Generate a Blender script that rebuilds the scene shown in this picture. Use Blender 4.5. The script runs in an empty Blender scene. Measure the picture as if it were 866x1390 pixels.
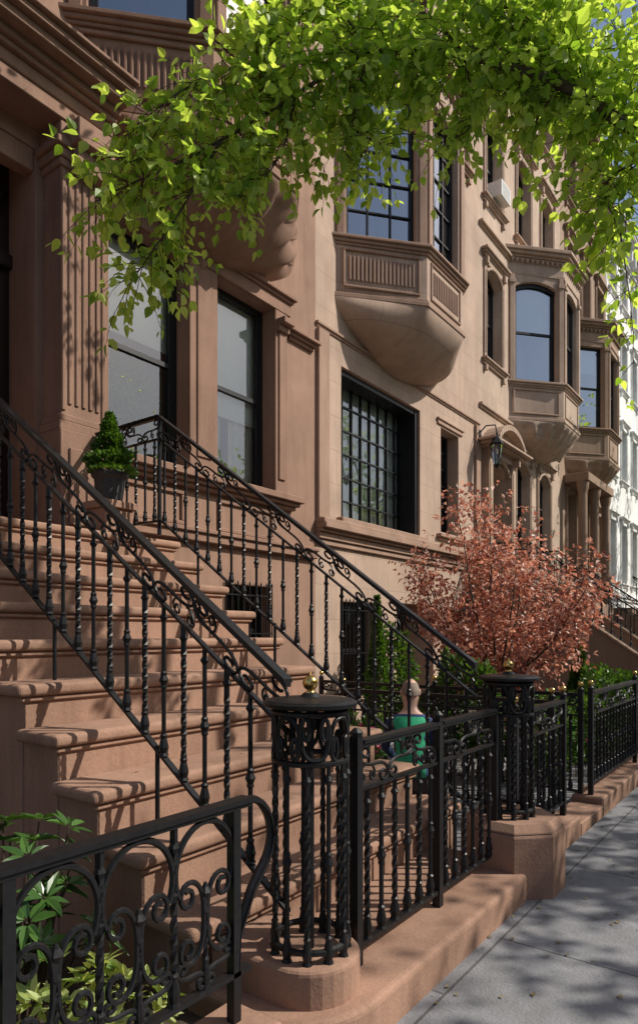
import bpy, math, random
import numpy as np
from mathutils import Vector, Matrix
random.seed(11); rng=np.random.default_rng(5)
sc=bpy.context.scene
sc.view_settings.view_transform='Standard'; sc.view_settings.look='None'; sc.view_settings.exposure=0
COL=sc.collection
# ------------------------------------------------------------------ materials
def newmat(name):
    m=bpy.data.materials.new(name); m.use_nodes=True
    nt=m.node_tree; nt.nodes.clear()
    out=nt.nodes.new('ShaderNodeOutputMaterial')
    return m,nt,out
def N(nt,t,**k):
    n=nt.nodes.new(t)
    for a,b in k.items():
        if a in n.inputs: n.inputs[a].default_value=b
        else: setattr(n,a,b)
    return n
def ramp(nt,src,p0,p1,c0,c1):
    r=nt.nodes.new('ShaderNodeValToRGB')
    r.color_ramp.elements[0].position=p0; r.color_ramp.elements[1].position=p1
    r.color_ramp.elements[0].color=(*c0,1); r.color_ramp.elements[1].color=(*c1,1)
    nt.links.new(src,r.inputs[0]); return r
def mul(c,f): return tuple(min(1,x*f) for x in c)
def stone(name,col,joints=0,rough=.88,stain=.5,bump=.25,jw=(1.25,.62)):
    m,nt,out=newmat(name); L=nt.links.new
    b=N(nt,'ShaderNodeBsdfPrincipled',Roughness=rough); L(b.outputs[0],out.inputs[0])
    b.inputs['Specular IOR Level'].default_value=.3
    tc=N(nt,'ShaderNodeTexCoord')
    n1=N(nt,'ShaderNodeTexNoise',Scale=.9,Detail=6.0,Roughness=.65); L(tc.outputs['Object'],n1.inputs['Vector'])
    r1=ramp(nt,n1.outputs[0],.3,.7,mul(col,.80),mul(col,1.16))
    mp=N(nt,'ShaderNodeMapping'); mp.inputs['Scale'].default_value=(4,4,.45); L(tc.outputs['Object'],mp.inputs[0])
    n2=N(nt,'ShaderNodeTexNoise',Scale=1.0,Detail=5.0,Roughness=.7); L(mp.outputs[0],n2.inputs['Vector'])
    g=1-stain*.5
    r2=ramp(nt,n2.outputs[0],.28,.56,(g,g*.98,g*.96),(1,1,1))
    mx=N(nt,'ShaderNodeMix',data_type='RGBA',blend_type='MULTIPLY'); mx.inputs[0].default_value=.9
    L(r1.outputs[0],mx.inputs[6]); L(r2.outputs[0],mx.inputs[7])
    n3=N(nt,'ShaderNodeTexNoise',Scale=60.0,Detail=3.0); L(tc.outputs['Object'],n3.inputs['Vector'])
    r3=ramp(nt,n3.outputs[0],.3,.7,(.86,.86,.86),(1.0,1.0,1.0))
    mx2=N(nt,'ShaderNodeMix',data_type='RGBA',blend_type='MULTIPLY'); mx2.inputs[0].default_value=1
    L(mx.outputs[2],mx2.inputs[6]); L(r3.outputs[0],mx2.inputs[7])
    last=mx2.outputs[2]
    bp=N(nt,'ShaderNodeBump',Strength=bump,Distance=.01); L(n3.outputs[0],bp.inputs['Height'])
    nb=N(nt,'ShaderNodeBump',Strength=.3,Distance=.03); L(n1.outputs[0],nb.inputs['Height']); L(bp.outputs[0],nb.inputs['Normal'])
    lastn=nb.outputs[0]
    if joints:
        sx=N(nt,'ShaderNodeSeparateXYZ'); L(tc.outputs['Object'],sx.inputs[0])
        cx=N(nt,'ShaderNodeCombineXYZ'); L(sx.outputs[0],cx.inputs[0]); L(sx.outputs[1 if joints==2 else 2],cx.inputs[1])
        br=N(nt,'ShaderNodeTexBrick'); br.offset=.5
        for k,v in (('Scale',1.0),('Mortar Size',.006 if joints==1 else .009),('Mortar Smooth',.3),('Brick Width',jw[0]),('Row Height',jw[1])): br.inputs[k].default_value=v
        br.inputs['Color1'].default_value=(1,1,1,1); br.inputs['Color2'].default_value=(.94,.94,.94,1) if joints==1 else (.86,.86,.87,1); br.inputs['Mortar'].default_value=(.62,.6,.58,1) if joints==1 else (.45,.44,.43,1)
        L(cx.outputs[0],br.inputs['Vector'])
        m3=N(nt,'ShaderNodeMix',data_type='RGBA',blend_type='MULTIPLY'); m3.inputs[0].default_value=.8 if joints==1 else 1
        L(last,m3.inputs[6]); L(br.outputs[0],m3.inputs[7]); last=m3.outputs[2]
    L(last,b.inputs['Base Color']); L(lastn,b.inputs['Normal'])
    return m
def plain(name,col,rough=.5,metal=0,spec=.5,noise=.15,nscale=20):
    m,nt,out=newmat(name); L=nt.links.new
    b=N(nt,'ShaderNodeBsdfPrincipled',Roughness=rough,Metallic=metal); L(b.outputs[0],out.inputs[0])
    b.inputs['Specular IOR Level'].default_value=spec
    tc=N(nt,'ShaderNodeTexCoord'); n=N(nt,'ShaderNodeTexNoise',Scale=float(nscale),Detail=4.0); L(tc.outputs['Object'],n.inputs['Vector'])
    r=ramp(nt,n.outputs[0],.3,.7,mul(col,1-noise),mul(col,1+noise)); L(r.outputs[0],b.inputs['Base Color'])
    bp=N(nt,'ShaderNodeBump',Strength=.15,Distance=.004); L(n.outputs[0],bp.inputs['Height']); L(bp.outputs[0],b.inputs['Normal'])
    return m
def leafmat(name,c0,c1,trans=.45,rough=.45,cm=None,tc=(2.2,2.0,.9)):
    m,nt,out=newmat(name); L=nt.links.new
    g=N(nt,'ShaderNodeNewGeometry')
    r=nt.nodes.new('ShaderNodeValToRGB'); L(g.outputs['Random Per Island'],r.inputs[0])
    r.color_ramp.elements[0].color=(*c0,1); r.color_ramp.elements[1].color=(*c1,1)
    if cm: e=r.color_ramp.elements.new(.5); e.color=(*cm,1)
    b=N(nt,'ShaderNodeBsdfPrincipled',Roughness=rough); L(r.outputs[0],b.inputs['Base Color'])
    b.inputs['Specular IOR Level'].default_value=.5
    t=N(nt,'ShaderNodeBsdfTranslucent')
    h=N(nt,'ShaderNodeMix',data_type='RGBA',blend_type='MULTIPLY'); h.inputs[0].default_value=1
    L(r.outputs[0],h.inputs[6]); h.inputs[7].default_value=(*tc,1)
    L(h.outputs[2],t.inputs[0])
    mx=N(nt,'ShaderNodeMixShader'); mx.inputs[0].default_value=trans
    L(b.outputs[0],mx.inputs[1]); L(t.outputs[0],mx.inputs[2]); L(mx.outputs[0],out.inputs[0])
    return m
def glassmat(name,tint=(.88,.92,.92),base=.08):
    m,nt,out=newmat(name); L=nt.links.new
    t=N(nt,'ShaderNodeBsdfTransparent'); t.inputs[0].default_value=(*tint,1)
    g=N(nt,'ShaderNodeBsdfGlossy',Roughness=.015); g.inputs[0].default_value=(.97,.98,1,1)
    tc=N(nt,'ShaderNodeTexCoord'); n=N(nt,'ShaderNodeTexNoise',Scale=1.3,Detail=1.0); L(tc.outputs['Object'],n.inputs['Vector'])
    bp=N(nt,'ShaderNodeBump',Strength=.12,Distance=.05); L(n.outputs[0],bp.inputs['Height']); L(bp.outputs[0],g.inputs['Normal'])
    f=N(nt,'ShaderNodeFresnel',IOR=1.5); a=N(nt,'ShaderNodeMath',operation='MULTIPLY_ADD'); a.inputs[1].default_value=1.25; a.inputs[2].default_value=base
    L(f.outputs[0],a.inputs[0])
    mx=N(nt,'ShaderNodeMixShader'); L(a.outputs[0],mx.inputs[0]); L(t.outputs[0],mx.inputs[1]); L(g.outputs[0],mx.inputs[2]); L(mx.outputs[0],out.inputs[0])
    return m
M_B1=stone('brownstone_a',(.325,.198,.142),stain=.5); M_B1T=stone('brownstone_a_trim',(.295,.175,.125),stain=.5)
M_B2=stone('brownstone_b',(.48,.345,.265),joints=1,stain=.35); M_B2T=stone('brownstone_b_trim',(.37,.242,.178),stain=.45)
M_B3=stone('limestone_c',(.50,.375,.29),joints=1,stain=.45); M_B3T=stone('limestone_c_trim',(.45,.325,.245),stain=.5)
M_B4=stone('brownstone_d',(.36,.25,.18),joints=1,stain=.45); M_B4T=stone('brownstone_d_trim',(.31,.208,.15),stain=.45)
M_WH=stone('white_paint_masonry',(.8,.8,.79),stain=.2); M_STEP=stone('stoop_stone',(.355,.212,.148),stain=.6)
M_IRON=plain('black_iron_paint',(.009,.009,.010),rough=.42,spec=.35,noise=.3,nscale=40)
M_FRAME=plain('black_window_paint',(.012,.012,.014),rough=.45,spec=.35)
M_DOOR=plain('dark_door',(.02,.012,.01),rough=.3)
M_BRASS=plain('brass',(.75,.5,.17),rough=.22,metal=1,noise=.05)
M_BLIND=plain('window_shade',(.8,.8,.74),rough=.9,noise=.05,nscale=3)
M_CURT=plain('curtain_cloth',(.8,.77,.7),rough=.95,noise=.08,nscale=8)
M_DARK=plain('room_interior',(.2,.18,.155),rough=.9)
M_GLASS=glassmat('window_glass'); M_GLASSB=glassmat('window_glass_old',base=.36)
M_SIDE=stone('sidewalk_concrete',(.25,.25,.262),joints=2,stain=.5,jw=(1.5,1.45),bump=.45)
M_ASPH=plain('asphalt',(.05,.05,.052),rough=.9,noise=.3,nscale=60)
M_SOIL=plain('soil',(.06,.042,.03),rough=1,noise=.5,nscale=14)
M_BARK=plain('bark',(.09,.07,.055),rough=.95,noise=.4,nscale=30)
M_TWIG=plain('twig',(.07,.045,.03),rough=.9)
M_LEAF=leafmat('linden_leaf',(.15,.27,.035),(.48,.60,.18),trans=.55,tc=(2.0,1.9,.8))
M_LEAFD=leafmat('dark_leaf',(.03,.075,.015),(.08,.15,.03),trans=.35)
M_RED=leafmat('plum_leaf',(.20,.065,.05),(.80,.56,.46),trans=.35,cm=(.50,.25,.18),tc=(1.5,1.05,.85))
M_BOX=leafmat('boxwood_leaf',(.03,.08,.012),(.10,.21,.03),trans=.25)
M_RHO=leafmat('rhododendron_leaf',(.03,.08,.015),(.08,.17,.035),trans=.2,rough=.3)
M_YEL=leafmat('euonymus_leaf',(.14,.24,.04),(.52,.58,.24),trans=.35)
M_PINK=leafmat('pink_petal',(.6,.06,.2),(.75,.2,.35),trans=.3,tc=(1.2,1,1))
M_TERRA=plain('dark_planter',(.05,.05,.05),rough=.6)
M_WHITEM=plain('white_enamel',(.7,.7,.68),rough=.4)
# ------------------------------------------------------------------ mesh helper
class MB:
    def __init__(s): s.v=[]; s.f=[]
    def add(s,v,f):
        o=len(s.v); s.v.extend([tuple(p) for p in v]); s.f.extend([tuple(i+o for i in q) for q in f])
    def hexa(s,p): s.add(p,[(0,3,2,1),(4,5,6,7),(0,1,5,4),(1,2,6,5),(2,3,7,6),(3,0,4,7)])
    def box(s,x0,x1,y0,y1,z0,z1):
        s.hexa([(x0,y0,z0),(x1,y0,z0),(x1,y1,z0),(x0,y1,z0),(x0,y0,z1),(x1,y0,z1),(x1,y1,z1),(x0,y1,z1)])
    def ob(s,F,s0,s1,t0,t1,z0,z1):
        q=[F.P(s0,t1,z0),F.P(s1,t1,z0),F.P(s1,t0,z0),F.P(s0,t0,z0)]
        s.hexa(q+[(p[0],p[1],z1) for p in q])
    def quad(s,a,b,c,d): s.add([a,b,c,d],[(0,1,2,3)])
    def prism(s,pts,z0,z1,pts2=None,caps=True):
        n=len(pts); p2=pts2 or pts
        v=[(x,y,z0) for x,y in pts]+[(x,y,z1) for x,y in p2]
        f=[(i,(i+1)%n,n+(i+1)%n,n+i) for i in range(n)]
        if caps: f+=[tuple(range(n))[::-1],tuple(range(n,2*n))]
        s.add(v,f)
    def tube(s,path,r,n=6,close=False,r1=None):
        P=[Vector(p) for p in path]; m=len(P)
        if m<2: return
        T=[]
        for i in range(m):
            a=P[(i-1)%m] if (i>0 or close) else P[0]; b=P[(i+1)%m] if (i<m-1 or close) else P[-1]
            t=(b-a); T.append(t.normalized() if t.length>1e-9 else Vector((0,0,1)))
        up=Vector((0,0,1)) if abs(T[0].z)<.9 else Vector((1,0,0))
        nrm=(up-T[0]*up.dot(T[0])).normalized(); v=[]
        for i in range(m):
            nrm=(nrm-T[i]*nrm.dot(T[i]))
            nrm=nrm.normalized() if nrm.length>1e-6 else Vector((1,0,0))
            bi=T[i].cross(nrm)
            if isinstance(r,(list,tuple)): rr=r[i]
            else: rr=r if r1 is None else r+(r1-r)*i/(m-1)
            for k in range(n):
                a=2*math.pi*k/n; v.append(P[i]+nrm*math.cos(a)*rr+bi*math.sin(a)*rr)
        f=[]
        for i in range(m if close else m-1):
            j=(i+1)%m
            for k in range(n): f.append((i*n+k,i*n+(k+1)%n,j*n+(k+1)%n,j*n+k))
        if not close: f.append(tuple(range(n))[::-1]); f.append(tuple((m-1)*n+k for k in range(n)))
        s.add(v,f)
    def lathe(s,cx,cy,prof,n=10):
        v=[];m=len(prof)
        for r,z in prof:
            for k in range(n):
                a=2*math.pi*k/n; v.append((cx+r*math.cos(a),cy+r*math.sin(a),z))
        f=[(i*n+k,i*n+(k+1)%n,(i+1)*n+(k+1)%n,(i+1)*n+k) for i in range(m-1) for k in range(n)]
        f+=[tuple(range(n))[::-1],tuple((m-1)*n+k for k in range(n))]
        s.add(v,f)
    def bar(s,p0,p1,w,h):
        p0=Vector(p0);p1=Vector(p1);d=p1-p0
        sd=Vector((-d.y,d.x,0)).normalized()*w/2 if (abs(d.x)+abs(d.y))>1e-6 else Vector((w/2,0,0)); u=Vector((0,0,h/2))
        s.hexa([p0-sd-u,p0+sd-u,p1+sd-u,p1-sd-u,p0-sd+u,p0+sd+u,p1+sd+u,p1-sd+u])
    def obj(s,name,mat,parent=None,smooth=False,bevel=0,seg=1):
        me=bpy.data.meshes.new(name); me.from_pydata(s.v,[],s.f); me.materials.append(mat)
        if smooth: me.polygons.foreach_set('use_smooth',[True]*len(me.polygons))
        me.update(); o=bpy.data.objects.new(name,me); COL.objects.link(o)
        if parent: o.parent=parent
        if bevel:
            b=o.modifiers.new('bev','BEVEL'); b.width=bevel; b.segments=seg; b.limit_method='ANGLE'; b.angle_limit=.9
        return o
def empty(name):
    e=bpy.data.objects.new(name,None); COL.objects.link(e); e.empty_display_size=.2; return e
class Fr:
    def __init__(s,A,B):
        s.A=Vector(A); d=Vector(B)-s.A; s.L=d.length; s.u=d/s.L; s.n=Vector((s.u.y,-s.u.x))
    def P(s,a,t,z):
        p=s.A+s.u*a+s.n*t; return (p.x,p.y,z)
# ------------------------------------------------------------------ buildings
YF=7.0
class Bld:
    def __init__(s,name,wall,trim,glass=None):
        s.e=empty(name); s.m={k:MB() for k in ('wall','trim','frame','glass','bay_glass','blind','curtain','rooms','ironwork','corbel')}
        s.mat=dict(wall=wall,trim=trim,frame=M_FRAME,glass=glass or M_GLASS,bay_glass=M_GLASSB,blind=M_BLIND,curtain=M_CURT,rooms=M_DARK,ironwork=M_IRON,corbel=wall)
    def done(s):
        for k,mb in s.m.items():
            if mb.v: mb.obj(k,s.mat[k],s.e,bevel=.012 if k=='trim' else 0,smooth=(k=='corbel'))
    def arc(s,s0,s1,z1,rise,n=12):
        c=(s0+s1)/2;w=(s1-s0)/2
        R=(w*w+rise*rise)/(2*rise)
        return [(c+w*(-1+2*i/n), z1-R+math.sqrt(max(0,R*R-(w*(-1+2*i/n))**2))) for i in range(n+1)]
    def wall(s,F,s0,s1,z0,z1,ops,dep=.24):
        mb=s.m['wall']
        xs=sorted({s0,s1}|{o[0] for o in ops}|{o[1] for o in ops}); zs=sorted({z0,z1}|{o[2] for o in ops}|{o[3] for o in ops})
        for i in range(len(xs)-1):
            for j in range(len(zs)-1):
                cx=(xs[i]+xs[i+1])/2; cz=(zs[j]+zs[j+1])/2
                if any(o[0]<cx<o[1] and o[2]<cz<o[3] for o in ops): continue
                mb.quad(F.P(xs[i],0,zs[j]),F.P(xs[i+1],0,zs[j]),F.P(xs[i+1],0,zs[j+1]),F.P(xs[i],0,zs[j+1]))
        for o in ops:
            a,b,c,d=o[:4]; rise=o[4] if len(o)>4 else 0; dp=o[5] if len(o)>5 else dep
            zt=d-rise
            mb.quad(F.P(a,0,c),F.P(a,-dp,c),F.P(a,-dp,zt),F.P(a,0,zt)); mb.quad(F.P(b,0,c),F.P(b,-dp,c),F.P(b,-dp,zt),F.P(b,0,zt))
            mb.quad(F.P(a,0,c),F.P(b,0,c),F.P(b,-dp,c),F.P(a,-dp,c))
            if rise:
                A=s.arc(a,b,d,rise)
                for (p,q),(r,t) in zip(A[:-1],A[1:]):
                    mb.quad(F.P(p,0,q),F.P(r,0,t),F.P(r,0,d),F.P(p,0,d)); mb.quad(F.P(p,0,q),F.P(r,0,t),F.P(r,-dp,t),F.P(p,-dp,q))
            else: mb.quad(F.P(a,0,d),F.P(b,0,d),F.P(b,-dp,d),F.P(a,-dp,d))
    def window(s,F,a,b,c,d,rise=0,dep=.24,kind='sash',grid=(4,5),blind=.45,curtain=False,fw=.065,gk='glass'):
        fr=s.m['frame']; t0=-dep-.09; t1=-dep
        fr.ob(F,a,a+fw,t0,t1,c,d); fr.ob(F,b-fw,b,t0,t1,c,d); fr.ob(F,a+fw,b-fw,t0,t1,d-fw-(rise*.2),d); fr.ob(F,a+fw,b-fw,t0,t1,c,c+fw*1.3)
        if rise:
            A=s.arc(a,b,d,rise); 
            for (p,q),(r,t) in zip(A[:-1],A[1:]):
                fr.quad(F.P(p,t1+.02,q-.12),F.P(r,t1+.02,t-.12),F.P(r,t1+.02,t+.05),F.P(p,t1+.02,q+.05))
        zm=(c+d)/2
        if kind=='sash':
            fr.ob(F,a+fw,b-fw,t0+.01,t1-.02,zm-.035,zm+.03)
            for x in (a+fw,b-fw-.04): fr.ob(F,x,x+.04,t0+.02,t1-.015,c+fw*1.3,d-fw)
        elif kind=='grid':
            gx,gz=grid
            for i in range(1,gx):
                x=a+(b-a)*i/gx; fr.ob(F,x-.014,x+.014,t0+.01,t1-.02,c+fw,d-fw)
            for j in range(1,gz):
                z=c+(d-c)*j/gz; fr.ob(F,a+fw,b-fw,t0+.013,t1-.023,z-.014,z+.014)
        tg=t0+.03
        cells=[(a+fw,b-fw,c+fw,zm-.02,0.0),(a+fw,b-fw,zm-.02,d-.02,.025)] if kind=='sash' else [(a+fw,b-fw,c+fw,d-.02,0)]
        if kind=='grid':
            gx,gz=grid; cells=[]
            for i in range(gx):
                for j in range(gz):
                    cells.append((a+(b-a)*i/gx,a+(b-a)*(i+1)/gx,c+(d-c)*j/gz,c+(d-c)*(j+1)/gz,random.uniform(-.004,.004)))
        for p,q,e,f,o in cells:
            w=random.uniform(-.002,.002)
            s.m[gk].quad(F.P(p,tg+o*.6+w,e),F.P(q,tg+o*.6-w,e),F.P(q,tg+o*.6-w+.002,f),F.P(p,tg+o*.6+w+.002,f))
        tb=t0-.05
        if blind>0:
            zb=d-(d-c)*blind; s.m['blind'].quad(F.P(a+.02,tb,zb),F.P(b-.02,tb,zb),F.P(b-.02,tb,d),F.P(a+.02,tb,d))
            s.m['blind'].ob(F,a+.03,b-.03,tb-.012,tb+.012,zb-.03,zb)
        if curtain:
            n=40
            for side in (0,1):
                lo,hi=(a+.02,a+(b-a)*.40) if side==0 else (a+(b-a)*.52,b-.02)
                tc_=tb-.06
                if curtain=='back': tc_=tb-.42; lo,hi=(a-.2,a+(b-a)*.5) if side==0 else (a+(b-a)*.5,b+.28)
                pts=[(lo+(hi-lo)*i/n, tc_+.025*math.sin(i*1.25+side)+.01*math.sin(i*.6)) for i in range(n+1)]
                for (p,q),(r,t) in zip(pts[:-1],pts[1:]):
                    s.m['curtain'].quad(F.P(p,q,c),F.P(r,t,c),F.P(r,t,d),F.P(p,q,d))
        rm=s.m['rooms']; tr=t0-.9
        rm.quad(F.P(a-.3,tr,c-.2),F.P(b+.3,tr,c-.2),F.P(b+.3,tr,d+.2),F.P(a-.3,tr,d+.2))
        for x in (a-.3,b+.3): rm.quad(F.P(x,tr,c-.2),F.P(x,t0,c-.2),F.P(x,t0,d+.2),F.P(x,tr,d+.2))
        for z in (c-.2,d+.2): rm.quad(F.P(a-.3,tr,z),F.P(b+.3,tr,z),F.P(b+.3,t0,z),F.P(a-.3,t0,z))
    def stack(s,F,s0,s1,z,steps,ends=True,key='trim'):
        for h,p in steps:
            e=p if ends else 0
            s.m[key].ob(F,s0-e*.8,s1+e*.8,-.02,p,z,z+h); z+=h
    def surround(s,F,a,b,c,d,w=.16,p=.05,hood=.14,brk=True,rise=0):
        t=s.m['trim']
        t.ob(F,a-w,a-.003,-.02,p,c,d+.003); t.ob(F,b+.003,b+w,-.02,p,c,d+.003)
        t.ob(F,a-w+.05,a-.05,-.02,p+.02,c+.15,d-.2); t.ob(F,b+.05,b+w-.05,-.02,p+.02,c+.15,d-.2)
        if rise:
            A=s.arc(a,b,d,rise)
            pts=[F.P(q[0],p*.6,q[1]+.02) for q in A]; t.tube(pts,.05,6)
        t.ob(F,a-w,b+w,-.02,p,d+.003,d+.16)
        s.stack(F,a-w,b+w,d+.16,[(.05,p+.03),(.06,p+hood*.6),(.07,p+hood)])
        s.stack(F,a-w,b+w,c-.17,[(.06,.06),(.05,.1),(.055,.15)])
        if brk:
            for x in (a-w+.02,b+.02): t.ob(F,x,x+.12,-.02,p+hood*.55,d-.05,d+.15); t.ob(F,x,x+.12,-.02,.09,c-.33,c-.17)
    def oriel(s,x0,x1,x2,x3,yf=5.85,zb=7.88,zs=8.93,zt=12.0,ztop=12.75,ribs=0,kind='sash',arch=0,flutes=True,grid=(3,5),wm=.22,bl=None):
        cx=(x0+x3)/2; pr=YF-yf
        def poly(o=0,back=.03):
            k=.62*o
            return [(x0-o*1.1,YF+back),(x1-k*.6,yf-o),(x2+k*.6,yf-o),(x3+o*1.1,YF+back)]
        T=s.m['trim']; W=s.m['wall']
        W.prism(poly(),zb,zs-.12)
        for o,z0,z1 in ((.05,zb-.09,zb),(.02,zb,zb+.06),(.04,zs-.17,zs-.12),(.08,zs-.12,zs-.06),(.13,zs-.06,zs)): T.prism(poly(o),z0,z1)
        Fs=[Fr((x0,YF),(x1,yf)),Fr((x1,yf),(x2,yf)),Fr((x2,yf),(x3,YF))]
        for F in Fs:
            a,b=.14,F.L-.14
            T.ob(F,a,b,-.01,.03,zb+.1,zb+.15); T.ob(F,a,b,-.01,.03,zs-.27,zs-.22); T.ob(F,a,a+.05,-.01,.028,zb+.15,zs-.27); T.ob(F,b-.05,b,-.01,.028,zb+.15,zs-.27)
            if flutes:
                n=int((b-a-.2)/.075)
                for i in range(n):
                    x=a+.1+(b-a-.2)*(i+.5)/n; T.ob(F,x-.02,x+.02,-.01,.022,zb+.24,zs-.36)
            m=wm; op=(m,F.L-m,zs+.02,zt-.15,arch,.14)
            s.wall(F,0,F.L,zs,zt,[op],.14)
            s.window(F,m,F.L-m,zs+.02,zt-.15,rise=arch,dep=.14,kind=kind,grid=grid,blind=random.choice((.3,.5,.55)) if bl is None else bl,gk='bay_glass')
            T.ob(F,.02,m-.05,-.01,.045,zs+.003,zt-.003); T.ob(F,F.L-m+.05,F.L-.02,-.01,.045,zs+.003,zt-.003)
            T.ob(F,.0,m-.02,-.01,.075,zt-.28,zt-.16);T.ob(F,F.L-m+.02,F.L,-.01,.075,zt-.28,zt-.16)
        T.prism(poly(.03),zt,zt+.1); W.prism(poly(0),zt+.1,ztop-.25)
        for o,z0,z1 in ((.05,ztop-.3,ztop-.25),(.1,ztop-.25,ztop-.19),(.19,ztop-.19,ztop-.1),(.26,ztop-.1,ztop)): T.prism(poly(o),z0,z1)
        for F in Fs:
            n=max(2,int(F.L/.16))
            for i in range(n): x=F.L*(i+.5)/n; T.ob(F,x-.035,x+.035,-.01,.09,ztop-.4,ztop-.3)
        T.prism([(x0+.1,YF+.03),(x1+.1,yf+.15),(x2-.1,yf+.15),(x3-.1,YF+.03)],ztop,ztop+.12)
        hp=poly(.03,0); n=120 if ribs else 60
        def hexr(th):
            dx,dy=math.cos(th),-math.sin(th); best=9e9
            for i in range(3):
                ax,ay=hp[i][0]-cx,hp[i][1]-YF; bx,by=hp[i+1][0]-cx,hp[i+1][1]-YF
                ex,ey=bx-ax,by-ay; den=dx*ey-dy*ex
                if abs(den)<1e-9: continue
                t=(ax*ey-ay*ex)/den; q=(ax*dy-ay*dx)/den
                if t>0 and -.001<=q<=1.001: best=min(best,t)
            return best
        v=[]; NR=16
        for j in range(NR+1):
            ph=math.radians(86)*j/NR; sc_=math.cos(ph)**1.35; dz=.84*math.sin(ph)**1.05
            b_=min(1,dz*2.2)
            for i in range(n+1):
                th=math.pi*i/n; h=hexr(th)
                ell=1/math.sqrt((math.cos(th)/((x3-x0)/2))**2+(math.sin(th)/pr)**2)
                r=(h*(1-b_)+ell*b_)*sc_
                if ribs and j>1: r*=1-.09*abs(math.sin(ribs*th))
                v.append((cx+r*math.cos(th),YF-r*math.sin(th),zb-.09-dz))
        f=[(j*(n+1)+i,j*(n+1)+i+1,(j+1)*(n+1)+i+1,(j+1)*(n+1)+i) for j in range(NR) for i in range(n)]
        s.m['corbel'].add(v,f)
        if ribs: s.m['corbel'].lathe(cx,YF-.02,[(.0,zb-1.12),(.05,zb-1.09),(.09,zb-1.02),(.07,zb-.95),(.12,zb-.9),(.06,zb-.85)],12)
    def body(s,x0,x1,ztop):
        W=s.m['wall']; W.box(x0+.01,x1-.01,8.35,17,-.3,ztop-.3); W.box(x0,x1,YF+.01,8.35,ztop-.35,ztop-.3)
        W.quad((x0,YF,-.3),(x0,8.35,-.3),(x0,8.35,ztop-.3),(x0,YF,ztop-.3)); W.quad((x1,YF,-.3),(x1,8.35,-.3),(x1,8.35,ztop-.3),(x1,YF,ztop-.3))
        F=Fr((x0,YF),(x1,YF)); L=F.L
        s.stack(F,0,L,ztop-1.0,[(.08,.06),(.06,.1)],ends=False)
        s.stack(F,0,L,ztop-.35,[(.1,.3),(.1,.5),(.12,.62),(.05,.68)],ends=False)
        n=int(L/.7)
        for i in range(n): x=L*(i+.5)/n; s.m['trim'].ob(F,x-.09,x+.09,-.01,.4,ztop-.8,ztop-.35)
    def grille(s,F,a,b,c,d,t=.03):
        I=s.m['ironwork']
        for z in (c+.06,d-.06,(c+d)/2): I.bar(F.P(a,t,z),F.P(b,t,z),.03,.02)
        n=max(3,int((b-a)/.12))
        for i in range(n+1):
            x=a+(b-a)*i/n; p=F.P(x,t,0); I.tube([(p[0],p[1],c),(p[0],p[1],d+.1)],.011,5); I.lathe(p[0],p[1],[(.004,d+.16),(.016,d+.12),(.011,d+.09)],6)
# --- building 1
b=Bld('brownstone_house',M_B1,M_B1T); x0,x1=2.2,9.35; F=Fr((x0,YF),(x1,YF)); X=lambda x:x-x0
ops=[(X(2.75),X(4.1),2.6,7.05,0,.55),(X(5.04),X(6.37),3.86,6.85,0,.22),(X(6.92),X(8.2),3.86,6.85,0,.22),(X(7.1),X(8.15),.95,2.35,0,.2),(X(2.85),X(3.95),8.95,11.5,.0,.24)]
w3=[(X(a),X(a+1.1),zz,zz+h,0,.24) for zz,h in ((13.3,2.5),(17.3,2.1)) for a in (2.9,5.2,7.4)]
b.wall(F,0,F.L,-.3,20.4,ops+w3)
b.window(F,X(5.04),X(6.37),3.86,6.85,dep=.22,blind=.42,curtain='back',fw=.09)
b.window(F,X(6.92),X(8.2),3.86,6.85,dep=.22,blind=.62,curtain=True,fw=.09)
b.window(F,X(7.1),X(8.15),.95,2.35,dep=.2,blind=0); b.grille(F,X(7.1),X(8.15),.95,2.25)
b.window(F,X(2.85),X(3.95),8.95,11.5); b.surround(F,X(2.85),X(3.95),8.95,11.5)
for o in w3: b.window(F,*o[:4],blind=.4); b.surround(F,*o[:4])
T=b.m['trim']
def pil(bb,F,a,c,z0,z1,p,fl=4,cap=True):
    T=bb.m['trim']; T.ob(F,a,c,-.02,p,z0,z1)
    T.ob(F,a,a+.05,p,p+.02,z0+.12,z1-.12); T.ob(F,c-.05,c,p,p+.02,z0+.12,z1-.12)
    w=(c-a-.12)/max(fl,1)
    for i in range(fl):
        x=a+.06+w*(i+.5); T.ob(F,x-w*.26,x+w*.26,p,p+.02,z0+.2,z1-.16)
    if cap:
        for h0,h1,e in ((z1-.08,z1,.03),(z1,z1+.1,.06),(z1+.1,z1+.18,.1),(z0-.1,z0,.05),(z0,z0+.08,.03)): T.ob(F,a-e,c+e,-.02,p+e,h0+.0005,h1)
pil(b,F,X(4.2),X(4.76),3.95,6.85,.36,5); T.ob(F,X(4.14),X(4.82),-.02,.44,2.6,3.85)
T.ob(F,X(4.24),X(4.72),.44,.465,2.8,3.65)
pil(b,F,X(2.24),X(2.68),3.95,6.85,.36,3); T.ob(F,X(2.2),X(2.73),-.02,.44,2.6,3.85)
T.ob(F,X(4.17),X(4.79),-.02,.4,7.03,7.25); T.ob(F,X(2.21),X(2.7),-.02,.4,7.03,7.25)
T.ob(F,X(4.25),X(4.72),.4,.62,6.98,7.24); T.ob(F,X(4.3),X(4.67),.4,.52,6.75,6.98)
z=7.25
for h,p in [(.16,.42),(.14,.44),(.06,.5),(.08,.56),(.1,.7),(.08,.78),(.05,.84)]:
    T.ob(F,X(2.205),X(4.74)+p*.18,-.02,p,z,z+h); z+=h
T.ob(F,X(2.75)+.003,X(4.1)-.003,-.2,-.02,6.8,7.05)
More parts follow.
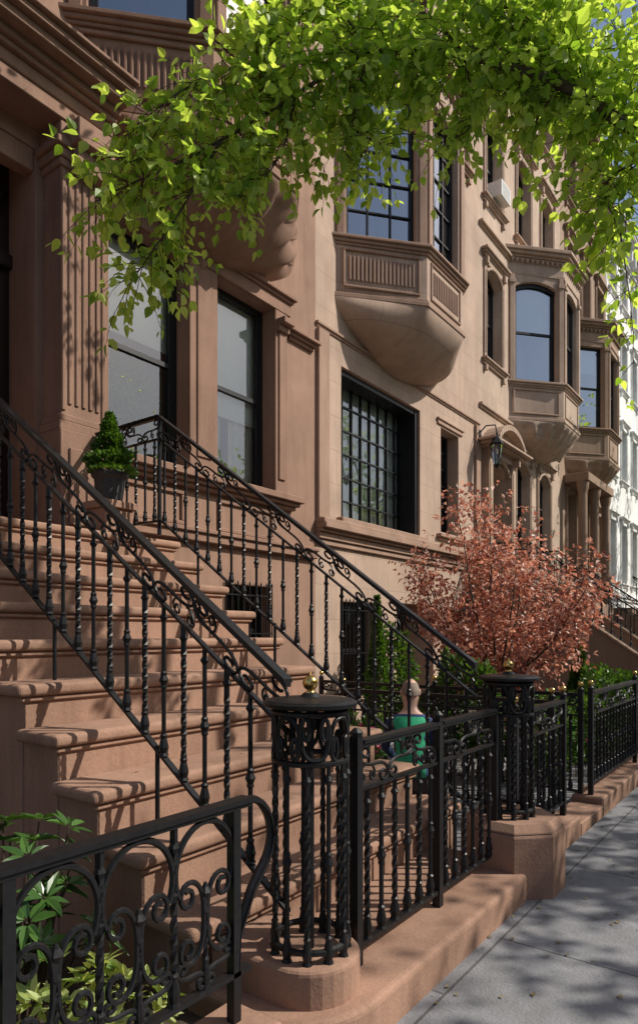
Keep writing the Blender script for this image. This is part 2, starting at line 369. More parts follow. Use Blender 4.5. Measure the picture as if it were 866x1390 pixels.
T.ob(F,X(6.37)+.003,X(6.92)-.003,-.02,.05,3.87,6.85); T.ob(F,X(6.5),X(6.79),-.02,.075,4.1,6.6)
for a,c in ((4.85,5.037),(8.203,8.5)): T.ob(F,X(a),X(c),-.02,.06,3.87,6.85)
T.ob(F,X(8.27),X(8.43),-.02,.09,4.1,6.5); 
for z in (6.5,6.6): T.ob(F,X(8.22),X(8.48),-.02,.14+(z-6.5),z,z+.1)
b.stack(F,X(4.85),X(8.55),6.853,[(.2,.06),(.05,.1),(.06,.15)])
b.stack(F,X(8.62),X(9.2),6.5,[(.06,.05),(.05,.1),(.06,.16)])
b.stack(F,X(4.85),X(8.6),3.64,[(.06,.1),(.06,.16),(.1,.22)])
b.stack(F,X(4.85),X(9.3),2.9,[(.12,.1),(.06,.14)],ends=False)
for a,c in ((5.1,6.3),(6.95,8.2)):
    T.ob(F,X(a),X(c),-.02,.04,3.1,3.16);T.ob(F,X(a),X(c),-.02,.04,3.52,3.58);T.ob(F,X(a),X(a+.06),-.02,.038,3.16,3.52);T.ob(F,X(c-.06),X(c),-.02,.038,3.16,3.52)
b.oriel(4.5,5.75,7.35,8.7,ribs=10,kind='sash',bl=.6)
D=MB(); D.ob(F,X(2.75),X(4.1),-.62,-.55,2.6,7.05); 
for a,c in ((2.82,3.39),(3.46,4.03)):
    for z0_,z1_ in ((2.75,3.5),(3.65,5.75)):
        D.ob(F,X(a),X(a+.06),-.56,-.51,z0_,z1_);D.ob(F,X(c-.06),X(c),-.56,-.51,z0_,z1_);D.ob(F,X(a),X(c),-.56,-.512,z0_,z0_+.06);D.ob(F,X(a),X(c),-.56,-.512,z1_-.06,z1_)
D.ob(F,X(2.75),X(4.1),-.56,-.47,5.85,6.0)
D.obj('door',M_DOOR,b.e)
def scroll(kind,K=15,n=44,p=1.0):
    def side(sg):
        x=y=0;pts=[];ds=1/(n/2);
        for i in range(n//2):
            t=(i+.5)*ds; h=(K*t**2/2) if kind=='S' else sg*K*t**(1+p)/(1+p)
            x+=sg*ds*math.cos(h); y+=sg*ds*math.sin(h); pts.append((x,y))
        return pts
    P=side(-1)[::-1]+[(0,0)]+side(1)
    xs=[q[0] for q in P]; ys=[q[1] for q in P]; w=max(xs)-min(xs); h=max(ys)-min(ys)
    return [((q[0]-min(xs))/w-.5,(q[1]-min(ys))/h-.5) for q in P]
SC_S=scroll('S'); SC_C=scroll('C',K=17)
for j in range(4):
    z=3.95+j*.5
    for a in (3.1,3.74):
        for sg in (1,-1): b.m['ironwork'].tube([F.P(X(a)+q[1]*.2*sg+sg*.1,-.5,z+q[0]*.45) for q in SC_C],.012,5)
for sg in (-1,1):
    b.m['ironwork'].tube([F.P(X(3.425)+sg*(.3+q[0]*.55),-.5,6.42+q[1]*.6) for q in SC_S],.014,5)
b.body(x0,x1,20.4); b.done()
# --- building 2
b=Bld('brownstone_house',M_B2,M_B2T,M_GLASS); x0,x1=9.352,16.5; F=Fr((x0,YF),(x1,YF)); X=lambda x:x-x0
ops=[(X(10.15),X(13.24),3.76,6.57,0,.42),(X(14.27),X(15.25),4.0,6.46,0,.3),(X(10.15),X(11.4),.35,2.2,0,.25),(X(12.2),X(13.9),-.28,2.25,0,.8),(X(14.4),X(15.7),.75,2.15,0,.25)]
w3=[(X(a),X(a+1.1),zz,zz+h,0,.24) for zz,h in ((13.3,2.5),(17.3,2.1)) for a in (10.2,12.3,14.6)]
b.wall(F,0,F.L,-.3,20.6,ops+w3)
b.window(F,X(10.15),X(13.24),3.76,6.57,dep=.42,kind='grid',grid=(9,6),blind=.97,fw=.07)
fr=b.m['frame']; fr.ob(F,X(13.12),X(13.235),-.42,-.06,3.765,6.565); fr.ob(F,X(10.155),X(13.12),-.42,-.08,6.47,6.565); fr.ob(F,X(10.155),X(10.22),-.42,-.2,3.765,6.47)
b.window(F,X(14.27),X(15.25),4.0,6.46,dep=.3,kind='grid',grid=(3,6),blind=.3)
b.window(F,X(10.15),X(11.4),.35,2.2,dep=.25,blind=0); b.grille(F,X(10.15),X(11.4),.35,2.1)
b.window(F,X(14.4),X(15.7),.75,2.15,dep=.25,blind=.3); b.grille(F,X(14.4),X(15.7),.75,2.05)
D=MB(); D.ob(F,X(12.2),X(13.9),-.88,-.8,-.28,2.25); D.ob(F,X(12.4),X(13.0),-.8,-.77,0,1.9); D.ob(F,X(13.1),X(13.7),-.8,-.77,0,1.9); D.obj('basement_door',M_DOOR,b.e)
for o in w3: b.window(F,*o[:4],blind=.4); b.surround(F,*o[:4])
b.stack(F,0,F.L,3.18,[(.1,.06),(.12,.1),(.06,.16),(.1,.24),(.08,.2)],ends=False)
b.stack(F,X(10.0),X(13.4),3.642,[(.1,.14)],ends=False)
b.stack(F,0,F.L,7.02,[(.04,.03),(.06,.06)],ends=False)
b.m['trim'].ob(F,.02,X(9.7),-.02,.07,3.65,7.0); b.m['trim'].ob(F,X(16.2),F.L-.02,-.02,.07,3.65,7.0)
b.stack(F,X(14.15),X(15.37),3.8,[(.06,.06),(.08,.12)]); b.stack(F,X(14.1),X(15.4),6.5,[(.1,.04),(.05,.07)])
b.oriel(9.96,11.35,12.96,14.35,kind='grid',grid=(3,5),ribs=0,bl=.0)
b.body(x0,x1,20.6); b.done()
# --- building 3
b=Bld('limestone_townhouse',M_B3,M_B3T,M_GLASSB); x0,x1=16.502,23.5; F=Fr((x0,YF),(x1,YF)); X=lambda x:x-x0
ops=[(X(17.0),X(18.4),2.65,6.35,.35,.5),(X(19.2),X(20.35),3.9,6.75,.3,.26),(X(21.2),X(22.35),3.9,6.75,.3,.26),(X(16.95),X(18.05),8.95,11.5,.22,.24),(X(19.3),X(20.3),.3,2.0,0,.2),(X(21.3),X(22.3),.3,2.0,0,.2)]
w3=[(X(a),X(a+1.1),zz,zz+h,.2,.24) for zz,h in ((13.3,2.5),(17.3,2.1)) for a in (16.95,19.3,21.5)]
b.wall(F,0,F.L,-.3,20.8,ops+w3)
for o in ops[1:]+w3:
    b.window(F,*o[:4],rise=o[4],blind=random.choice((.3,.5,.6)))
    if o[2]>1: b.surround(F,*o[:4],rise=o[4])
D=MB(); D.ob(F,X(17.0),X(18.4),-.58,-.5,2.65,6.35); D.obj('door',M_DOOR,b.e)
b.surround(F,X(17.0),X(18.4),2.9,6.35,w=.28,p=.2,hood=.35,rise=.35)
A=b.arc(X(16.72),X(18.68),7.25,.45,14)
for (p,q),(r,t) in zip(A[:-1],A[1:]):
    lo=[F.P(p,.5,q-.16),F.P(r,.5,t-.16),F.P(r,-.02,t-.16),F.P(p,-.02,q-.16)]; b.m['trim'].hexa(lo+[(w[0],w[1],w[2]+.16) for w in lo])
    b.m['trim'].quad(F.P(p,.25,6.7),F.P(r,.25,6.7),F.P(r,.25,t-.15),F.P(p,.25,q-.15))
b.stack(F,0,F.L,3.1,[(.1,.06),(.12,.1),(.08,.16)],ends=False); b.stack(F,0,F.L,7.55,[(.06,.05),(.08,.1)],ends=False)
b.stack(F,0,F.L,12.35,[(.06,.05),(.08,.12)],ends=False)
b.oriel(18.64,20.0,21.6,22.95,kind='sash',arch=.18,ribs=9,flutes=False)
ac=MB(); ac.ob(F,X(17.2),X(17.85),-.3,.35,13.38,13.8)
for i in range(6): ac.ob(F,X(17.25),X(17.8),.35,.36,13.43+i*.06,13.45+i*.06)
ac.obj('air_conditioner',M_WHITEM,b.e,bevel=.01)
LX,LY=16.35,6.45
lt=MB(); lt.lathe(LX,LY,[(.01,5.82),(.05,5.86),(.10,5.92)],6); lt.lathe(LX,LY,[(.17,6.42),(.18,6.45),(.08,6.6),(.05,6.64),(.03,6.72),(.01,6.78)],6)
for k in range(6):
    a=k*math.pi/3; lt.bar((LX+.10*math.cos(a),LY+.10*math.sin(a),5.9),(LX+.165*math.cos(a),LY+.165*math.sin(a),6.43),.02,.03)
lt.tube([(LX,LY,6.75),(LX+.02,LY+.05,6.95),(LX+.03,LY+.3,6.98),(LX+.04,LY+.56,6.75)],.018,6); lt.lathe(LX+.04,6.97,[(.07,6.6),(.09,6.75),(.07,6.9)],10)
lt.obj('wall_lantern',M_IRON,b.e)
lg_=MB(); lg_.lathe(LX,LY,[(.085,5.93),(.15,6.41)],6); lg_.obj('lantern_glass',M_GLASSB,b.e)
b.body(x0,x1,20.8); b.done()
# --- building 4
b=Bld('brownstone_house',M_B4,M_B4T,M_GLASSB); x0,x1=23.502,29.9; F=Fr((x0,YF),(x1,YF)); X=lambda x:x-x0
ops=[(X(24.3),X(25.3),3.9,6.7,0,.26),(X(26.1),X(27.1),3.9,6.7,0,.26),(X(28.1),X(29.3),2.65,6.4,0,.5),(X(24.3),X(25.3),.3,2.0,0,.2),(X(26.1),X(27.1),.3,2.0,0,.2),(X(28.7),X(29.5),8.95,11.4,0,.2)]
w3=[(X(a),X(a+1.05),zz,zz+h,0,.24) for zz,h in ((13.3,2.4),(17.1,2.0)) for a in (24.2,26.2,28.3)]
b.wall(F,0,F.L,-.3,20.2,ops+w3)
for o in ops+w3:
    b.window(F,*o[:4],blind=random.choice((.3,.5,.6)))
    if o[2]>1: b.surround(F,*o[:4])
b.stack(F,0,F.L,3.1,[(.1,.06),(.12,.1),(.08,.16)],ends=False); b.stack(F,0,F.L,12.9,[(.06,.05),(.08,.1)],ends=False)
for xx in (24.1,25.7,27.3): b.m['trim'].lathe(xx,6.4,[(.22,2.7),(.22,3.8),(.16,3.85),(.15,6.5),(.2,6.7),(.22,6.9)],14)
b.m['trim'].box(23.9,27.5,6.15,6.98,6.9,7.2); b.m['trim'].box(23.9,27.5,6.15,6.98,-.2,2.7)
b.oriel(24.0,25.35,26.95,28.4,ribs=9,flutes=False)
b.body(x0,x1,20.2); b.done()
def generic(name,x0,x1,wall,trim,ztop,zs=((3.9,6.6),(8.6,11.0),(12.8,15.0),(16.6,18.4)),n=3):
    b=Bld(name,wall,trim,M_GLASSB); F=Fr((x0,YF),(x1,YF)); L=F.L
    ops=[]
    for (c,d) in ((.3,2.0),)+tuple(zs):
        for i in range(n):
            m=L*(i+.5)/n; ops.append((m-.52,m+.52,c,d,0,.22))
    b.wall(F,0,L,-.3,ztop,ops)
    for o in ops:
        b.window(F,*o[:4],dep=.22,blind=random.choice((.2,.4,.6)))
        if o[2]>1: b.surround(F,*o[:4],w=.12)
    b.stack(F,0,L,3.1,[(.12,.08),(.1,.14)],ends=False); b.body(x0,x1,ztop); b.done()
generic('white_townhouse',29.95,36.5,M_WH,M_WH,19.6)
generic('brownstone_house',36.55,43,M_B4,M_B4T,19.0); generic('brownstone_house',43.05,50,M_B1,M_B1T,20.2); generic('white_townhouse',50.05,57,M_WH,M_WH,19); generic('brownstone_house',57.05,64,M_B2,M_B2T,20)
generic('brownstone_house',-5.6,2.18,M_B4,M_B4T,20.0)
def opposite(x0,x1,wall,h):
    b=Bld('row_house',wall,M_B4T); F=Fr((x1,-19),(x0,-19)); ops=[]
    for c in (1,4.6,8,11.2):
        if c+2>h: continue
        for i in range(3): m=F.L*(i+.5)/3; ops.append((m-.55,m+.55,c,c+2.1,0,.2))
    b.wall(F,0,F.L,-.3,h,ops)
    for o in ops: b.window(F,*o[:4],dep=.2,blind=.4)
    b.m['wall'].box(x0+.02,x1-.02,-27,-20.4,-.3,h-.05); b.stack(F,0,F.L,h-.4,[(.1,.2),(.15,.4),(.1,.5)],ends=False); b.done()
xx=-22; i=0
while xx<62:
    opposite(xx,xx+6.9,(M_B1,M_B4,M_WH,M_B3)[i%4],(12.2,12.8,11.6,12.5)[(i*3)%4]); xx+=7; i+=1
# ------------------------------------------------------------------ ground
def slab(name,x0,x1,y0,y1,z0,z1,mat,bev=0):
    m=MB(); m.box(x0,x1,y0,y1,z0,z1); return m.obj(name,mat,bevel=bev)
g=MB(); g.quad((-600,-600,-.42),(600,-600,-.42),(600,600,-.42),(-600,600,-.42)); g.obj('ground',M_SOIL)
g=MB(); g.quad((-80,-14,-.33),(120,-14,-.33),(120,-3.0,-.33),(-80,-3.0,-.33)); g.obj('road',M_ASPH)
slab('sidewalk',-80,120,-2.85,1.62,-.5,-.18,M_SIDE); slab('kerb',-80,120,-3.0,-2.853,-.5,-.176,M_SIDE,.01)
slab('sidewalk',-80,120,-19,-14.15,-.5,-.18,M_SIDE); slab('kerb',-80,120,-14.147,-14,-.5,-.176,M_SIDE,.01)
slab('front_garden_soil',-10,2.09,1.98,6.98,-.4,-.12,M_SOIL)
slab('front_areaway_paving',4.93,9.3,1.98,6.98,-.4,-.15,M_SIDE); slab('front_garden_soil',9.32,15.6,1.98,6.98,-.4,-.11,M_SOIL); slab('front_garden_soil',18.5,60,1.98,6.98,-.4,-.11,M_SOIL)
slab('fence_curb_stone',-6,2.04,1.68,1.97,-.4,.06,M_STEP,.015)
slab('fence_curb_stone',5.0,6.2,1.66,1.97,-.4,-.04,M_STEP,.015); slab('fence_curb_stone',7.0,15.6,1.66,1.97,-.4,-.04,M_STEP,.015); slab('fence_curb_stone',18.6,40,1.66,1.97,-.4,-.04,M_STEP,.015)
slab('areaway_step',6.21,6.99,1.66,1.97,-.4,-.11,M_STEP,.01)
# ------------------------------------------------------------------ stoop
RI=.26; RUN=RI/.713; Y1=2.233; XL,XR=2.06,4.94
stoop_e=empty('stone_stoop'); m=MB(); tr=MB()
for i in range(1,11):
    y=Y1+RUN*(i-1); z=RI*i
    yb=y+RUN+.05 if i<10 else YF-.03
    m.box(XL+.06,XR-.06,y+.05,(y+RUN+.049) if i<10 else YF-.02,-.3,z-.075)
    tr.box(XL,XR,y,yb,z-.075,z)
    m.box(XL+.035,XR-.035,y+.028,y+.06,z-.11,z-.0755)
m.obj('risers',M_STEP,stoop_e,bevel=.01); tr.obj('treads',M_STEP,stoop_e,bevel=.03,seg=4)
m=MB(); pts=[]
for k in range(13):
    a=math.pi+math.pi/2*k/12; pts.append((2.5+.42*math.cos(a),1.80+.28*math.sin(a)))
pts+= [(4.2,1.52)]
for k in range(7):
    a=-math.pi/2+math.pi/2*k/6; pts.append((4.36+.22*math.cos(a),1.72+.2*math.sin(a)))
pts+=[(4.58,2.3),(2.08,2.3)]
m.prism(pts,-.3,-.0); m.obj('bottom_step',M_STEP,stoop_e,bevel=.03,seg=3)
m=MB(); pts=[(2.42+.235*math.cos(a),1.84+.225*math.sin(a)) for a in np.linspace(math.pi,2*math.pi,15)]+[(2.655,2.25),(2.185,2.25)]
m.prism(pts,-.05,.165); m.obj('newel_plinth',M_STEP,stoop_e,bevel=.025,seg=3)
def octo(cx,cy,r,n=8,ph=math.pi/8): return [(cx+r*math.cos(ph+2*math.pi*k/n),cy+r*math.sin(ph+2*math.pi*k/n)) for k in range(n)]
m=MB(); m.prism(octo(4.65,1.72,.36),-.3,.25); m.prism(octo(4.65,1.72,.36),.25,.31,octo(4.65,1.72,.30)); m.obj('pedestal',M_STEP,stoop_e,bevel=.02,seg=2)
# ------------------------------------------------------------------ ironwork
def baluster(mb,p,z0,z1,style,r=.0125):
    x,y=p; L=z1-z0
    if style==0:
        n=max(10,int(L/.022)); v=[]
        for i in range(n+1):
            f=i/n; z=z0+L*f
            g=min(max((f-.16)/.68,0),1); a=g*L*.68*26
            for k in range(4):
                an=a+math.pi/4+k*math.pi/2; v.append((x+r*1.35*math.cos(an),y+r*1.35*math.sin(an),z))
        f=[(i*4+k,i*4+(k+1)%4,(i+1)*4+(k+1)%4,(i+1)*4+k) for i in range(n) for k in range(4)]
        mb.add(v,f)
    else:
        mb.tube([(x,y,z0),(x,y,z1)],r,7)
        zc=z0+L*.5; mb.lathe(x,y,[(r,zc-.05),(r*1.5,zc-.04),(r*1.3,zc-.025),(r*2.1,zc),(r*1.3,zc+.025),(r*1.5,zc+.04),(r,zc+.05)],8)
    mb.lathe(x,y,[(r,z0+.12),(r*1.7,z0+.11),(r*1.3,z0+.095),(r*1.6,z0+.08),(r*2.2,z0+.045),(r*1.7,z0+.015),(r*2.3,z0+.0)],8)
    zc=z1-.07; mb.lathe(x,y,[(r,zc-.02),(r*1.9,zc),(r,zc+.02)],8)
def panel(mb,M,L,H,band,sp=.155,styles=(0,1)):
    mb.bar(M(0,0),M(L,0),.062,.018); mb.bar(M(0,-.019),M(L,-.019),.042,.02)
    mb.bar(M(0,-band),M(L,-band),.03,.018); mb.bar(M(0,-H),M(L,-H),.036,.02)
    n=max(1,round(L/sp)); s=L/n
    for i in range(n):
        q=(i+.5)*s; a=M(q,-H); c=M(q,-band); baluster(mb,(a[0],a[1]),a[2]+.008,c[2]-.005,styles[i%len(styles)])
    k=max(1,round(n/2)); w=L/k
    for j in range(k):
        fl=1 if j%2 else -1
        mb.tube([M((j+.5)*w+fl*q[0]*w*.97,-band/2-.012+q[1]*(band-.05)) for q in SC_S],.0095,5)
        mb.tube([M((j+.5)*w+q[0]*w*.5+w*.25*fl,-band/2-.012+fl*(.2+q[1]*.45)*(band-.05)) for q in SC_C],.007,5)
def stair_rail(name,X,yTop=5.48,yEnd=6.56,y0=1.97):
    e=empty(name); mb=MB()
    rz=lambda y:1.335+.713*(y-1.91)
    panel(mb,lambda s,t:(X,y0+s,rz(y0+s)+t),yTop-y0,1.08,.24,.16)
    zt=rz(yTop)
    panel(mb,lambda s,t:(X,yTop+s,zt+t),yEnd-yTop,1.1,.24,.16)
    mb.tube([(X,yTop,zt-1.25),(X,yTop,zt)],.022,8)
    for yy in (2.9,3.9,4.9):
        k=int((yy-Y1)/RUN)+1; mb.tube([(X,yy,RI*k-.02),(X,yy,rz(yy)-1.06)],.014,6)
    mb.obj('railing',M_IRON,e,smooth=False); return e
def ring(mb,cx,cy,z,R,r,n=32): mb.tube([(cx+R*math.cos(2*math.pi*k/n),cy+R*math.sin(2*math.pi*k/n),z) for k in range(n)],r,6,close=True)
def newel(cx,cy,z0,z1,R=.165):
    e=empty('basket_newel_post'); mb=MB()
    mb.lathe(cx,cy,[(R+.02,z1-.035),(R+.045,z1-.028),(R+.05,z1-.012),(R+.03,z1),(R-.02,z1+.006),(.05,z1+.012),(.03,z1+.03)],36)
    for z in (z1-.055,z1-.27): ring(mb,cx,cy,z,R,.014)
    ring(mb,cx,cy,z0+.05,R,.016)
    n=11
    for k in range(n):
        a=2*math.pi*(k+.5)/n; baluster(mb,(cx+R*math.cos(a),cy+R*math.sin(a)),z0,z1-.27,k%2,r=.0105)
    for k in range(8):
        a0=2*math.pi*k/8; fl=1 if k%2 else -1
        mb.tube([(cx+(R+.002)*math.cos(a0+q[0]*.74),cy+(R+.002)*math.sin(a0+q[0]*.74),z1-.162+fl*q[1]*.18) for q in SC_C],.010,6)
    mb.tube([(cx,cy,z0),(cx,cy,z1)],.018,8)
    mb.obj('basket',M_IRON,e)
    gb=MB(); gb.lathe(cx,cy,[(.014,z1+.02),(.028,z1+.03),(.014,z1+.04)]+[(max(.002,.036*math.sin(t)),z1+.075-.036*math.cos(t)) for t in np.linspace(.35,3.1,9)]+[(.004,z1+.125)],16)
    gb.obj('finial',M_BRASS,e,smooth=True); return e
stair_rail('stoop_railing',2.42); stair_rail('stoop_railing',4.6)
newel(2.42,1.84,.165,1.30,.168); newel(4.63,1.74,.31,1.30,.165)
def ball(mb,x,y,z,r=.028): mb.lathe(x,y,[(.012,z)]+[(max(.002,r*math.sin(t)),z+.012+r-r*math.cos(t)) for t in np.linspace(.4,3.1,8)],14)
def fence(name,A,B,ztop,zbot,band=.22,sp=.15,posts=None,pball=True):
    e=empty(name); mb=MB(); A=Vector(A);B=Vector(B);L=(B-A).length;u=(B-A)/L; gb=MB()
    np_=posts or max(1,round(L/2.0)); seg=L/np_
    for i in range(np_):
        o=A+u*seg*i
        panel(mb,lambda s,t,o=o:(o.x+u.x*(s+.03),o.y+u.y*(s+.03),ztop+t),seg-.06,ztop-zbot,band,sp)
    for i in range(np_+1):
        o=A+u*seg*i; mb.box(o.x-.024,o.x+.024,o.y-.024,o.y+.024,zbot-.14,ztop+.03); mb.lathe(o.x,o.y,[(.03,ztop+.03),(.034,ztop+.05),(.012,ztop+.07)],8)
        if pball: ball(gb,o.x,o.y,ztop+.06)
    mb.obj('iron_bars',M_IRON,e)
    if pball: gb.obj('finials',M_BRASS,e,smooth=True)
    return e
fence('stoop_gate',(2.68,1.76),(4.42,1.76),1.075,.09,.23,.14,posts=2,pball=False)
fence('iron_fence',(4.92,1.80),(6.14,1.80),1.0,.08,posts=1); fence('iron_fence',(7.08,1.80),(15.5,1.80),1.0,.08,posts=4)
fence('iron_fence',(6.14,1.9),(6.14,4.2),.98,-.02,posts=1); fence('iron_fence',(7.08,1.9),(7.08,5.2),.98,-.02,posts=2)
fence('iron_fence',(18.7,1.80),(38,1.80),1.0,.08,posts=8,sp=.3)
fence('iron_gate',(6.2,2.15),(7.0,2.6),.95,.0,posts=1,pball=False)
e=empty('scroll_iron_fence'); mb=MB(); YFN=1.84; xa,xb=-5.5,2.0; zt=.93
mb.bar((xa,YFN,zt),(xb,YFN,zt),.06,.02); mb.bar((xa,YFN,zt-.02),(xb,YFN,zt-.02),.038,.018); mb.bar((xa,YFN,.25),(xb,YFN,.25),.04,.02)
arc=[(xb+.14*math.sin(t),YFN,zt-.005-.17*(1-math.cos(t))) for t in np.linspace(0,2.2,14)]+[(xb+.02,YFN,.55),(xb-.06,YFN,.40),(xb-.07,YFN,.27)]
for p,q in zip(arc[:-1],arc[1:]): mb.bar(p,q,.045,.022)
mb.tube(arc,.016,6)
xs=xb-.08; i=0
while xs>xa:
    if i%3==0: mb.box(xs-.02,xs+.02,YFN-.02,YFN+.02,.04,zt-.03)
    else: baluster(mb,(xs,YFN),.26,zt-.03,0,r=.011)
    c=xs-.155
    mb.tube([(c+.15*math.cos(t),YFN,.72+.17*math.sin(t)) for t in np.linspace(-.5,math.pi+.5,26)],.0125,6)
    for sg in (1,-1):
        mb.tube([(c+sg*(.066+q[1]*.115),YFN,.53+q[0]*.30) for q in SC_C],.0105,6)
        mb.tube([(c+sg*(.07+q[0]*.14),YFN,.33+q[1]*.12) for q in SC_S],.0095,6)
    baluster(mb,(c,YFN),.26,.62,0,r=.009); mb.lathe(c,YFN,[(.006,.66),(.012,.645),(.026,.625),(.01,.6)],8)
    xs-=.31; i+=1
mb.obj('iron_bars',M_IRON,e)
# ------------------------------------------------------------------ stoop 3
e3=empty('stone_stoop'); m=MB(); XL3,XR3=15.75,18.45
for i in range(1,11):
    y=Y1+RUN*(i-1); z=RI*i; m.box(XL3+.3,XR3-.3,y,y+RUN+.001 if i<10 else YF-.02,-.3,z)
for xx in (XL3,XR3-.3):
    prof=[(1.75,-.3),(1.75,.35),(2.1,.42),(5.5,2.85),(6.97,2.85),(6.97,-.3)]
    v=[(xx,a,c) for a,c in prof]+[(xx+.3,a,c) for a,c in prof]; n=6
    m.add(v,[(0,1,2,3,4,5),(11,10,9,8,7,6)]+[(i,(i+1)%n,n+(i+1)%n,n+i) for i in range(n)])
    pr=[(1.72,.35),(2.1,.42),(5.5,2.85),(6.97,2.85)]
    for p,q in zip(pr[:-1],pr[1:]): m.bar((xx+.15,p[0],p[1]+.03),(xx+.15,q[0],q[1]+.03),.38,.09)
m.obj('masonry',M_B4T,e3,bevel=.015)
for xx in (XL3+.15,XR3-.15):
    mb=MB(); rz3=lambda y:1.42+.713*(y-2.1)
    panel(mb,lambda s,t:(xx,2.1+s,rz3(2.1+s)+t),3.4,.9,.2,.2); panel(mb,lambda s,t:(xx,5.5+s,rz3(5.5)+t),1.4,.9,.2,.2)
    mb.tube([(xx,2.1,.4),(xx,2.1,1.5)],.03,8); er=empty('stoop_railing'); mb.obj('railing',M_IRON,er)
for cx in (28.6,34.5,41,48):
    e4=empty('stone_stoop'); m=MB()
    for i in range(1,11):
        y=Y1+RUN*(i-1); m.box(cx-.9,cx+.9,y,YF-.02 if i==10 else y+RUN+.001,-.3,RI*i)
    m.obj('steps',M_B4T,e4)
    for xx in (cx-1,cx+1):
        mb=MB(); panel(mb,lambda s,t:(xx,2.1+s,1.4+.713*s+t),3.4,1.0,.2,.3); mb.obj('railing',M_IRON,e4)
# ------------------------------------------------------------------ foliage
LV=np.array([(0,0,0),(0,.5,-.05),(0,1.05,-.14),(-.30,.16,.04),(-.38,.46,.05),(-.2,.8,-.03),(.30,.16,.04),(.38,.46,.05),(.2,.8,-.03)])
LFc=[(0,1,4,3),(1,2,5,4),(0,6,7,1),(1,7,8,2)]
class Leaves:
    def __init__(s): s.P=[];s.D=[];s.Nn=[];s.S=[]
    def add(s,p,d,n,sz): s.P.append(tuple(p));s.D.append(tuple(d));s.Nn.append(tuple(n));s.S.append(sz)
    def obj(s,name,mat,parent,wid=1.0):
        P=np.array(s.P);D=np.array(s.D);Nn=np.array(s.Nn);S=np.array(s.S)
        D/=np.linalg.norm(D,axis=1)[:,None]+1e-9
        Nn=Nn-D*(Nn*D).sum(1)[:,None]; Nn/=np.linalg.norm(Nn,axis=1)[:,None]+1e-9
        B=np.cross(D,Nn)
        curl=rng.uniform(.3,2.2,len(P))
        V=P[:,None,:]+S[:,None,None]*(LV[None,:,0,None]*wid*B[:,None,:]+LV[None,:,1,None]*D[:,None,:]+LV[None,:,2,None]*curl[:,None,None]*Nn[:,None,:])
        V=V.reshape(-1,3); n=len(P)
        Fa=(np.array(LFc)[None]+9*np.arange(n)[:,None,None]).reshape(-1,4)
        me=bpy.data.meshes.new(name); me.from_pydata(V.tolist(),[],Fa.tolist()); me.materials.append(mat); me.update()
        o=bpy.data.objects.new(name,me); COL.objects.link(o)
        if parent: o.parent=parent
        return o
def rv(): 
    v=Vector((random.gauss(0,1),random.gauss(0,1),random.gauss(0,1))); return v.normalized()
def twig(mb,lv,p,d,L,sz,nl=8,droop=.35,r=.004):
    p=Vector(p); d=Vector(d).normalized(); pts=[p.copy()]; sl_=L/nl
    for i in range(nl):
        d=(d+Vector((0,0,-droop*sl_*2))+rv()*.12).normalized(); p=p+d*sl_; pts.append(p.copy())
        sd=d.cross(rv()).normalized()
        ld=(sd*.9+d*.5+Vector((0,0,-.35))).normalized()
        nn=(Vector((0,0,1))+rv()*.75).normalized()
        pet=p+ld*sz*.3
        lv.add(pet,ld,nn,sz*random.uniform(.6,1.2))
    lv.add(p,d,(Vector((0,0,1))+rv()*.6),sz)
    if mb: mb.tube(pts,r,3,r1=r*.4)
def polyline_pts(pl,step):
    out=[]
    for a,b_ in zip(pl[:-1],pl[1:]):
        a=Vector(a);b_=Vector(b_); n=max(1,int((b_-a).length/step))
        for i in range(n): out.append((a.lerp(b_,(i+random.random())/n),(b_-a).normalized()))
    return out
def smoothpl(pl,n=5,j=.02):
    P=[Vector(p) for p in pl]; out=[]
    for i in range(len(P)-1):
        p0=P[max(i-1,0)];p1=P[i];p2=P[i+1];p3=P[min(i+2,len(P)-1)]
        for k in range(n):
            t=k/n; out.append(.5*((2*p1)+(p2-p0)*t+(2*p0-5*p1+4*p2-p3)*t*t+(3*p1-p0-3*p2+p3)*t**3)+rv()*j*random.random())
    out.append(P[-1]); return out
e=empty('street_tree'); mb=MB(); tw=MB(); lv=Leaves()
A_=(5.12,.82,4.97);B_=(4.79,1.43,5.49);C_=(4.58,2.05,5.87);D_=(4.24,2.68,5.98);E_=(3.91,3.12,5.65);F_=(3.51,3.50,5.24);G_=(3.12,3.85,4.90);H_=(2.84,4.07,4.68)
mb.tube(smoothpl([(7.6,-2.2,-.3),(7.6,-2.2,1.5),(7.55,-2.15,3.0),(7.4,-1.9,4.0)],4),.2,10,r1=.14)
mb.tube(smoothpl([(7.4,-1.9,4.0),(6.6,-.9,4.3),(5.9,0,4.55),A_,B_,C_],6,.01),.07,8,r1=.024)
mb.tube(smoothpl([C_,D_,E_,F_,G_,H_],5,.012),.022,7,r1=.004)
mb.tube(smoothpl([(7.4,-1.9,3.9),(7.8,-2.5,5.0),(8.8,-3.6,6.3),(9.8,-4.6,7.6)],5),.13,8,r1=.02)
mb.tube(smoothpl([(7.6,-2.1,4.6),(6.8,-.3,6.9),(6.0,1.8,7.9),(5.2,3.4,8.7)],5),.08,7,r1=.015)
